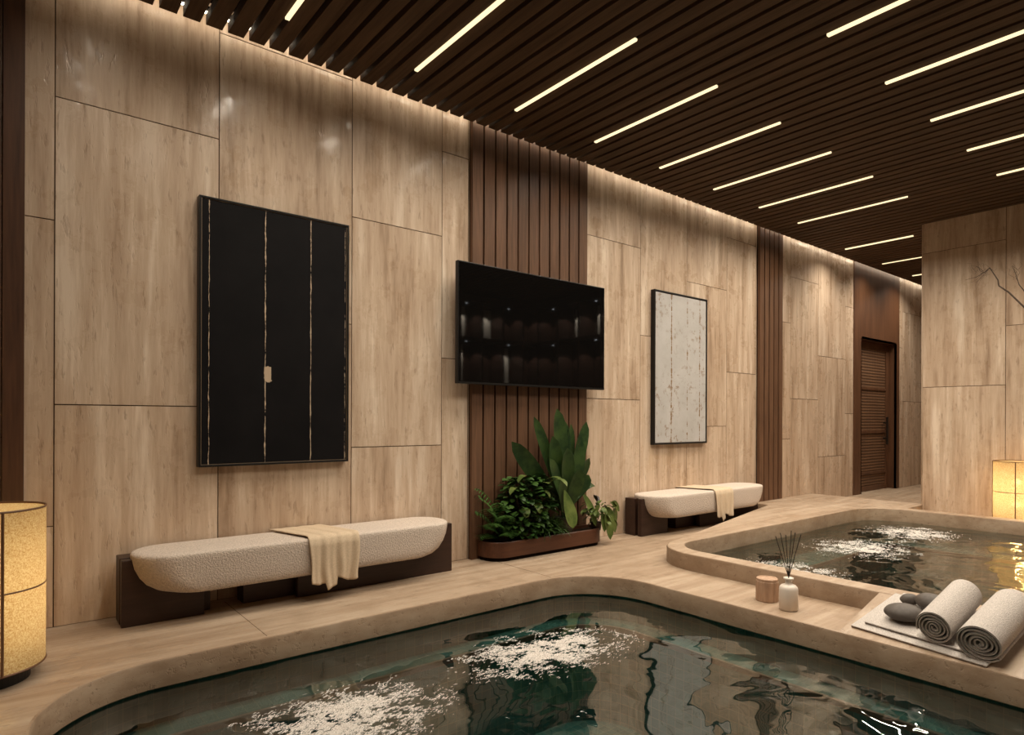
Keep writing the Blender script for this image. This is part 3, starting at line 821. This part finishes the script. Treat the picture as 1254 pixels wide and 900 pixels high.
for bx, bz, tx2, tz2, W, ty2 in ((0.02, 0.20, 0.055, -0.075, 0.115, -0.12), (-0.03, 0.18, -0.02, 0.0, 0.08, -0.12), (0.09, 0.17, 0.16, -0.03, 0.08, -0.08), (0.12, 0.20, 0.22, 0.03, 0.075, -0.03), (0.0, 0.22, 0.12, 0.06, 0.07, -0.11), (0.08, 0.25, 0.25, 0.15, 0.06, -0.05), (-0.04, 0.24, -0.12, 0.14, 0.05, -0.08)):
    leaf_to(bm, (bx, -0.09, bz), (tx2, ty2, tz2), W, 0.02, 0.1, 9, 0.5)
mesh_obj('leaves', bm, M['leaf_c'], tp_, smooth=True); mesh_obj('stems', bs, M['bark'], tp_)
bm = bmesh.new()
leaf(bm, (-0.01, -0.02, 0.25), math.radians(200), 1.0, 0.10, 0.035, 0.8, 0.2, 5); leaf(bm, (0.03, 0, 0.22), math.radians(60), 1.0, 0.11, 0.04, 0.8, 0.2, 5); leaf(bm, (-.08, -.02, 0.20), math.radians(170), .6, 0.09, 0.035, 0.8, 0.2, 5)
o = mesh_obj('dark_leaves', bm, simple('wine_leaf', (0.025, 0.012, 0.012), 0.5), tp_, smooth=True); o['label'] = 'dark wine-coloured leaves at the top'

# ------------------------------------------------------------------ lanterns
def make_lantern():
    r = empty('floor_lantern'); R, z0, z1 = 0.212, 0.065, 0.72
    bm = bmesh.new(); lathe(bm, [(0.16, 0.0), (0.16, 0.05), (0.155, 0.055)], n=48)
    mesh_obj('base', bm, M['black'], r)
    bm = bmesh.new(); lathe(bm, [(0.204, 0.055), (0.204, 0.062)], n=48)
    mesh_obj('bottom_plate', bm, M['metal_dark'], r)
    bm = bmesh.new(); lathe(bm, [(R, z0), (R, z1)], n=72, cap0=False, cap1=False)
    mesh_obj('lamp_shade', bm, M['paper'], r, smooth=True)
    bm = bmesh.new()
    vs = [bm.verts.new(((R - 0.003) * math.cos(2 * PI * i / 72), (R - 0.003) * math.sin(2 * PI * i / 72), z1 - 0.004)) for i in range(72)]; bm.faces.new(vs)
    mesh_obj('shade_top', bm, M['paper'], r)
    bm = bmesh.new()
    def ring(z, rad=0.0045):
        n = 72; tube_pts = []
        loops = []
        for i in range(n):
            a = 2 * PI * i / n
            loops.append([((R + rad * math.cos(b)) * math.cos(a), (R + rad * math.cos(b)) * math.sin(a), z + rad * math.sin(b)) for b in [2 * PI * k / 6 for k in range(6)]])
        loops.append(loops[0]); loft(bm, loops)
    ring(z0); ring(z1); ring((z0 + z1) / 2, 0.0035)
    for k in range(4):
        a = math.radians(90 * k); c_, s_ = math.cos(a), math.sin(a)
        tube(bm, [((R + 0.001) * c_, (R + 0.001) * s_, z0), ((R + 0.001) * c_, (R + 0.001) * s_, z1)], 0.0055, 6)
    mesh_obj('frame', bm, simple('bamboo_frame', (0.13, 0.060, 0.025), 0.5), r)
    for z in (0.26, 0.50):
        bm = bmesh.new(); bmesh.ops.create_uvsphere(bm, u_segments=16, v_segments=10, radius=0.032, matrix=Matrix.Translation((0, 0, z)))
        b = mesh_obj('bulb', bm, M['bulb'], r, smooth=True)
    bm = bmesh.new(); tube(bm, [(0, 0, 0.05), (0, 0, 0.62)], 0.006, 6)
    mesh_obj('stem', bm, M['metal_dark'], r)
    for z in (0.26, 0.50):
        ld = bpy.data.lights.new('lamp', 'POINT'); ld.energy = 23.0; ld.color = (1.0, 0.72, 0.38); ld.shadow_soft_size = 0.034
        lo = bpy.data.objects.new('lamp', ld); lo.location = (0, 0, z); link(lo, r)
    return r
l1 = make_lantern(); l1.location = (-0.045, 3.44, 0); l1.rotation_euler = (0, 0, math.radians(-73))
tag(l1, 'glowing round paper lantern on a black base, cut by the left edge', 'lamp', 'round paper floor lanterns')
l2 = l1.copy(); link(l2)
for ch in list(l1.children): link(ch.copy(), l2)
l2.location = (8.13, 1.80, 0); l2.rotation_euler = (0, 0, math.radians(188)); l2.scale = (0.95, 0.95, 0.955)
l2['label'] = 'glowing round paper lantern behind the raised pool, cut by the right edge'

# ------------------------------------------------------------------ candle, diffuser
cd = empty('candle', (3.66, 2.035, 0)); tag(cd, 'short tan ribbed candle pot with a flat lid, left of the white bottle', 'candle')
bm = bmesh.new()
n = 72; loops = []
for z, rr in ((0.0, 0.062), (0.004, 0.0655), (0.118, 0.0655), (0.12, 0.064)):
    loops.append([((rr - (0.0022 if i % 4 < 2 else 0)) * math.cos(2 * PI * i / n), (rr - (0.0022 if i % 4 < 2 else 0)) * math.sin(2 * PI * i / n), z) for i in range(n)])
loft(bm, loops, True, True, True); mesh_obj('candle_pot', bm, M['candle'], cd)
bm = bmesh.new(); lathe(bm, [(0.062, 0.1205), (0.062, 0.134), (0.059, 0.137), (0.050, 0.137), (0.048, 0.134)], n=48)
mesh_obj('lid', bm, M['candle'], cd)

df = empty('reed_diffuser', (3.575, 1.855, 0)); tag(df, 'white bottle with dark reed sticks on the stone beside the candle', 'diffuser')
bm = bmesh.new(); lathe(bm, [(0.046, 0.0), (0.052, 0.006), (0.052, 0.118), (0.049, 0.132), (0.040, 0.143), (0.024, 0.149), (0.019, 0.155), (0.019, 0.172), (0.028, 0.177), (0.028, 0.186), (0.022, 0.187), (0.014, 0.184)], n=48)
mesh_obj('bottle', bm, M['ceramic'], df, smooth=True)
for i, (dx, dy, hh) in enumerate(((-0.105, 0.055, 0.44), (-0.04, 0.05, 0.455), (-0.018, -0.03, 0.475), (-0.05, 0.0, 0.45), (0.035, -0.035, 0.46), (0.06, -0.07, 0.45), (0.075, -0.05, 0.42))):
    bm = bmesh.new(); tube(bm, [(-dx * 0.08, -dy * 0.08, 0.16), (dx * 0.72, dy * 0.72, hh * 0.975)], 0.0022, 6)
    mesh_obj('reed', bm, M['reed'], df)

# ------------------------------------------------------------------ towels and pebbles (in the slope's own frame: x up the slope, y across, z out)
def on_slope(name, x, y, dz=0.0, rz_=0.0):
    o = empty(name, (x, y, rz(x) + dz))
    o.rotation_euler = (Matrix.Rotation(-RA, 4, 'Y') @ Matrix.Rotation(rz_, 4, 'Z')).to_euler()
    return o

def cloth_sheet(x0, x1, y0, y1, z, th, seed, folded=False):
    bm = bmesh.new(); nx, ny = 22, 30; top = []
    for i in range(nx + 1):
        r_ = []
        for j in range(ny + 1):
            px = x0 + (x1 - x0) * i / nx; py = y0 + (y1 - y0) * j / ny
            w = 0.0012 * mnoise.noise(Vector((px * 14, py * 14, seed)))
            r_.append((px, py, z + th + w))
        top.append(r_)
    T = [[bm.verts.new(p) for p in r_] for r_ in top]
    B = [[bm.verts.new((p[0], p[1], z)) for p in r_] for r_ in top]
    for i in range(nx):
        for j in range(ny):
            bm.faces.new((T[i][j], T[i + 1][j], T[i + 1][j + 1], T[i][j + 1])); bm.faces.new((B[i][j + 1], B[i + 1][j + 1], B[i + 1][j], B[i][j]))
    for j in range(ny):
        bm.faces.new((T[0][j], T[0][j + 1], B[0][j + 1], B[0][j])); bm.faces.new((T[nx][j + 1], T[nx][j], B[nx][j], B[nx][j + 1]))
    for i in range(nx):
        bm.faces.new((T[i + 1][0], T[i][0], B[i][0], B[i + 1][0])); bm.faces.new((T[i][ny], T[i + 1][ny], B[i + 1][ny], B[i][ny]))
    bmesh.ops.recalc_face_normals(bm, faces=bm.faces[:])
    return bm

mt = on_slope('flat_towel', 3.488, 1.47, 0.001, math.radians(-6.5)); tag(mt, 'flat folded grey towel lying under the pebbles and the rolled towels', 'towel')
def strip_layers(x0, x1, y0, y1, z, ths, name, parent):
    zz = z
    for th, m, seed in ths:
        mesh_obj(name if m == 'towel' else 'hem', cloth_sheet(x0, x1, y0, y1, zz, th, seed), M[m], parent, smooth=False); zz += th + 0.0006
    return zz
z_ = 0.0
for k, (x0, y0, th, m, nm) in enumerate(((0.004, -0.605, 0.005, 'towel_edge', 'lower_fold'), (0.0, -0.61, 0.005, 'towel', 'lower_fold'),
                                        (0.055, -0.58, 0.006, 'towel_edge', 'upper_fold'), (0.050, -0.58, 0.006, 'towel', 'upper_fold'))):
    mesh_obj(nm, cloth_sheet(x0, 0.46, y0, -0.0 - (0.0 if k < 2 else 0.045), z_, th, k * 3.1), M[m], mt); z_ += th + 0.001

def rolled_towel(x, y, dz, R, flat, L, label, ang, rz_):
    r = on_slope('rolled_towel', x, y, dz, rz_); tag(r, label, 'towel', 'rolled grey towels')
    turns = 5.2; n = 200; th = R / (turns + 0.9) * 0.70; sec = []
    def pt(s, off):
        a = ang - s * turns * 2 * PI
        rad = R * 0.07 + (R * 0.93 - th / 2) * s + off + 0.002 * math.sin(a * 2.3 + 1)
        return rad * math.cos(a), rad * math.sin(a) * flat
    outer = [pt(i / n, th / 2) for i in range(n + 1)]; inner = [pt(i / n, -th / 2) for i in range(n + 1)]
    zmin = min(p[1] for p in outer)
    # extruded along local x in several steps, ends softly rounded
    xs = [(0.0, 0.72), (0.004, 0.94), (0.012, 1.0), (L * 0.33, 1.0), (L * 0.66, 1.0), (L - 0.012, 1.0), (L - 0.004, 0.94), (L, 0.72)]
    bm = bmesh.new(); loops = []
    for xx, k in xs:
        ring = []
        for i in range(n + 1):
            m_ = ((outer[i][0] + inner[i][0]) / 2, (outer[i][1] + inner[i][1]) / 2)
            w = 1 + 0.02 * mnoise.noise(Vector((xx * 9, i * 0.08, R * 50)))
            ring.append((xx, (m_[0] + (outer[i][0] - m_[0]) * k) * w, (m_[1] + (outer[i][1] - m_[1]) * k) * w - zmin))
        for i in range(n, -1, -1):
            m_ = ((outer[i][0] + inner[i][0]) / 2, (outer[i][1] + inner[i][1]) / 2)
            ring.append((xx, m_[0] + (inner[i][0] - m_[0]) * k, m_[1] + (inner[i][1] - m_[1]) * k - zmin))
        loops.append(ring)
    L_ = loft(bm, loops, True)
    # end faces: quads between outer and inner edges
    N = n + 1
    for ring, flip in ((L_[0], False), (L_[-1], True)):
        for i in range(n):
            q = [ring[i], ring[i + 1], ring[2 * N - 2 - i], ring[2 * N - 1 - i]]
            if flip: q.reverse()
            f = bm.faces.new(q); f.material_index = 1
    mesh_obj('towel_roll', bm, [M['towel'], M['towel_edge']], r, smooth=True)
    return r
rolled_towel(3.485, 1.085, 0.028, 0.083, 1.0, 0.42, 'thinner rolled grey towel, next to the dark pebbles', 0.9, math.radians(-2))
rolled_towel(3.445, 0.893, 0.012, 0.102, 0.88, 0.45, 'thicker rolled grey towel at the right, nearest the bottom right corner', -1.2, math.radians(-4))

def pebble(x, y, dz, a, b, c, rot, label, seed):
    r = bmesh.new(); bmesh.ops.create_icosphere(r, subdivisions=4, radius=1.0)
    for v in r.verts:
        p = v.co.copy(); k = 1 + 0.05 * mnoise.noise(p * 1.3 + Vector((seed, 0, 0)))
        z = p.z * (abs(p.z) ** 0.15 if p.z != 0 else 1)
        v.co = Vector((p.x * a * k, p.y * b * k, z * c + c))
    o = mesh_obj('pebble', r, M['stone'], smooth=True)
    o.location = (x, y, rz(x) + dz); o.rotation_euler = (Matrix.Rotation(-RA, 4, 'Y') @ Matrix.Rotation(rot, 4, 'Z')).to_euler()
    tag(o, label, 'stone', 'dark massage stones on the flat towel')
pebble(3.63, 1.265, 0.029, 0.070, 0.092, 0.041, 0.10, 'large flat dark pebble at the front of the towel', 1)
pebble(3.79, 1.195, 0.029, 0.060, 0.080, 0.043, -0.25, 'rounded dark pebble behind the large flat one, by the rolled towel', 4)
pebble(3.80, 1.300, 0.029, 0.036, 0.046, 0.030, 0.5, 'smallest dark pebble, behind the large flat one at its left', 9)

# ------------------------------------------------------------------ vase with bare branches beyond the right edge
vs_ = empty('branch_vase', (8.12, 1.30, 0)); tag(vs_, 'tall dark vase with bare branches reaching in from the right edge', 'vase')
bm = bmesh.new(); lathe(bm, [(0.10, 0), (0.16, 0.12), (0.17, 0.35), (0.12, 0.62), (0.06, 0.74), (0.06, 0.82), (0.075, 0.84), (0.062, 0.84), (0.05, 0.80)], n=32)
mesh_obj('vase_body', bm, M['vase'], vs_, smooth=True)
bm = bmesh.new(); XV = 7.92
def B(pts, r0, r1): 
    pp = [(p[0] - 8.12, p[1] - 1.30, p[2]) for p in pts]; k = len(pp) - 1
    tube(bm, pp, [r0 + (r1 - r0) * i / k for i in range(k + 1)], 6)
B([(8.12, 1.30, 0.75), (8.08, 1.33, 1.3), (8.0, 1.45, 1.85), (XV, 1.706, 2.234), (XV, 1.83, 2.40), (XV, 1.911, 2.478), (XV, 1.918, 2.537), (XV, 1.987, 2.674)], 0.013, 0.005)
B([(XV, 1.987, 2.674), (XV, 2.04, 2.632), (XV, 2.10, 2.60), (XV, 2.20, 2.585)], 0.0045, 0.0015)
B([(XV, 2.00, 2.662), (XV, 2.06, 2.585), (XV, 2.11, 2.54)], 0.003, 0.001)
B([(XV, 2.04, 2.632), (XV, 2.075, 2.66), (XV, 2.09, 2.76)], 0.002, 0.0008)
B([(XV, 1.987, 2.674), (XV, 1.95, 2.63), (XV, 1.93, 2.66)], 0.002, 0.0008)
B([(8.06, 1.36, 1.5), (8.0, 1.55, 2.1), (XV, 1.70, 2.385), (XV, 1.745, 2.46), (XV, 1.775, 2.58), (XV, 1.80, 2.66)], 0.009, 0.0012)
rb = random.Random(3)
for k in range(16):
    s = Vector((XV + rb.uniform(-.02, .02), rb.uniform(1.98, 2.12), rb.uniform(2.60, 2.68))); pts = [s]
    for j in range(3): pts.append(pts[-1] + Vector((rb.uniform(-.02, .02), rb.uniform(0.0, .05), rb.uniform(-.06, .06))))
    B(pts, 0.0013, 0.0006)
for k in range(8):
    s = Vector((XV, rb.uniform(1.75, 1.8), rb.uniform(2.45, 2.62))); pts = [s]
    for j in range(3): pts.append(pts[-1] + Vector((rb.uniform(-.02, .02), rb.uniform(-0.03, .05), rb.uniform(.0, .06))))
    B(pts, 0.0015, 0.0006)
mesh_obj('branches', bm, M['bark'], vs_)

# ------------------------------------------------------------------ made-up shelving out of view, added to be reflected in the television glass
M['panel'] = simple('pale_panel', (0.55, 0.50, 0.43), 0.6)
def shelving(loc, rotz, X1, nb, label, seed):
    sh = empty('added_shelving', loc, (0, 0, rotz)); tag(sh, label, 'shelving'); rs = random.Random(seed)
    bm = bmesh.new(); box(bm, 0, X1, 0.001, 0.02, 0, 3.3); mesh_obj('back_board', bm, M['dark_wood'], sh)
    bm = bmesh.new(); box(bm, 0, X1, 0.02, 0.42, 3.18, 3.30); mesh_obj('top_board', bm, M['dark_wood'], sh)
    for z in (2.50, 0.5):
        bm = bmesh.new(); box(bm, 0, X1, 0.02, 0.40, z, z + 0.06); mesh_obj('shelf', bm, M['dark_wood'], sh)
    for i in range(nb + 1):
        xx = (X1 - 0.04) * i / nb
        bm = bmesh.new(); box(bm, xx, xx + 0.04, 0.02, 0.41, 0, 3.18); mesh_obj('upright', bm, M['dark_wood'], sh)
    for i in range(nb):
        for z0_, z1_ in ((2.56, 3.14), (0.56, 2.46)):
            xc = X1 * (i + 0.5) / nb
            if rs.random() < 0.75:
                w_ = rs.uniform(0.07, 0.22); xo = xc + rs.uniform(-0.1, 0.1)
                bm = bmesh.new(); box(bm, xo - w_ / 2, xo + w_ / 2, 0.03, 0.06, z0_, z1_); mesh_obj('pale_panel', bm, M['panel'], sh)
            if i % 2 == 0:
                bm = bmesh.new(); lathe(bm, [(0.018, z1_ + 0.03), (0.018, z1_ + 0.036)], c=(xc, 0.25), n=16); mesh_obj('downlight', bm, M['spot'], sh)
            ld = bpy.data.lights.new('lamp', 'SPOT'); ld.energy = 45; ld.spot_size = math.radians(100); ld.color = (1, 0.92, 0.8); ld.shadow_soft_size = 0.02  # spot added in every bay to brighten the pale panels in the reflection
            lo = bpy.data.objects.new('lamp', ld); lo.location = (xc, 0.25, z1_ + 0.02); link(lo, sh)
shelving((5.3, YB, 0), 0, 2.9, 6, 'dark wooden shelving added opposite the television, out of view, for its reflection', 2)
shelving((XR, -1.2, 0), PI / 2, 2.2, 4, 'dark wooden shelving added on the right wall, out of view, for the television reflection', 6)

# ------------------------------------------------------------------ world, camera, colour
w = bpy.data.worlds.new('World'); sc.world = w; w.use_nodes = True
w.node_tree.nodes['Background'].inputs[0].default_value = (0.01, 0.008, 0.006, 1)
w.node_tree.nodes['Background'].inputs[1].default_value = 0.3

cam = bpy.data.cameras.new('camera'); co = bpy.data.objects.new('camera', cam); link(co)
a = math.radians(39.0); th = math.atan(0.0037)
v = Vector((math.sin(a), math.cos(a), 0)); r = Vector((math.cos(a), -math.sin(a), 0)); up = Vector((0, 0, 1))
right = r * math.cos(th) + up * math.sin(th); upv = up * math.cos(th) - r * math.sin(th)
co.matrix_world = Matrix(((right.x, upv.x, -v.x, 0), (right.y, upv.y, -v.y, 0), (right.z, upv.z, -v.z, 1.1), (0, 0, 0, 1)))
cam.sensor_width = 36; cam.lens = 778 / 1254 * 36; cam.shift_y = (513.4 - 450) / 1254; cam.clip_start = 0.02
sc.camera = co
vs2 = sc.view_settings
sc.display_settings.display_device = 'sRGB'
vs2.view_transform = 'Standard'; vs2.look = 'None'; vs2.gamma = 1; vs2.use_curve_mapping = False
vs2.exposure = 0.0
cy = sc.cycles
cy.use_denoising = True; cy.max_bounces = 10; cy.diffuse_bounces = 5; cy.glossy_bounces = 4; cy.transparent_max_bounces = 12
cy.sample_clamp_indirect = 6.0; cy.caustics_reflective = False; cy.caustics_refractive = False
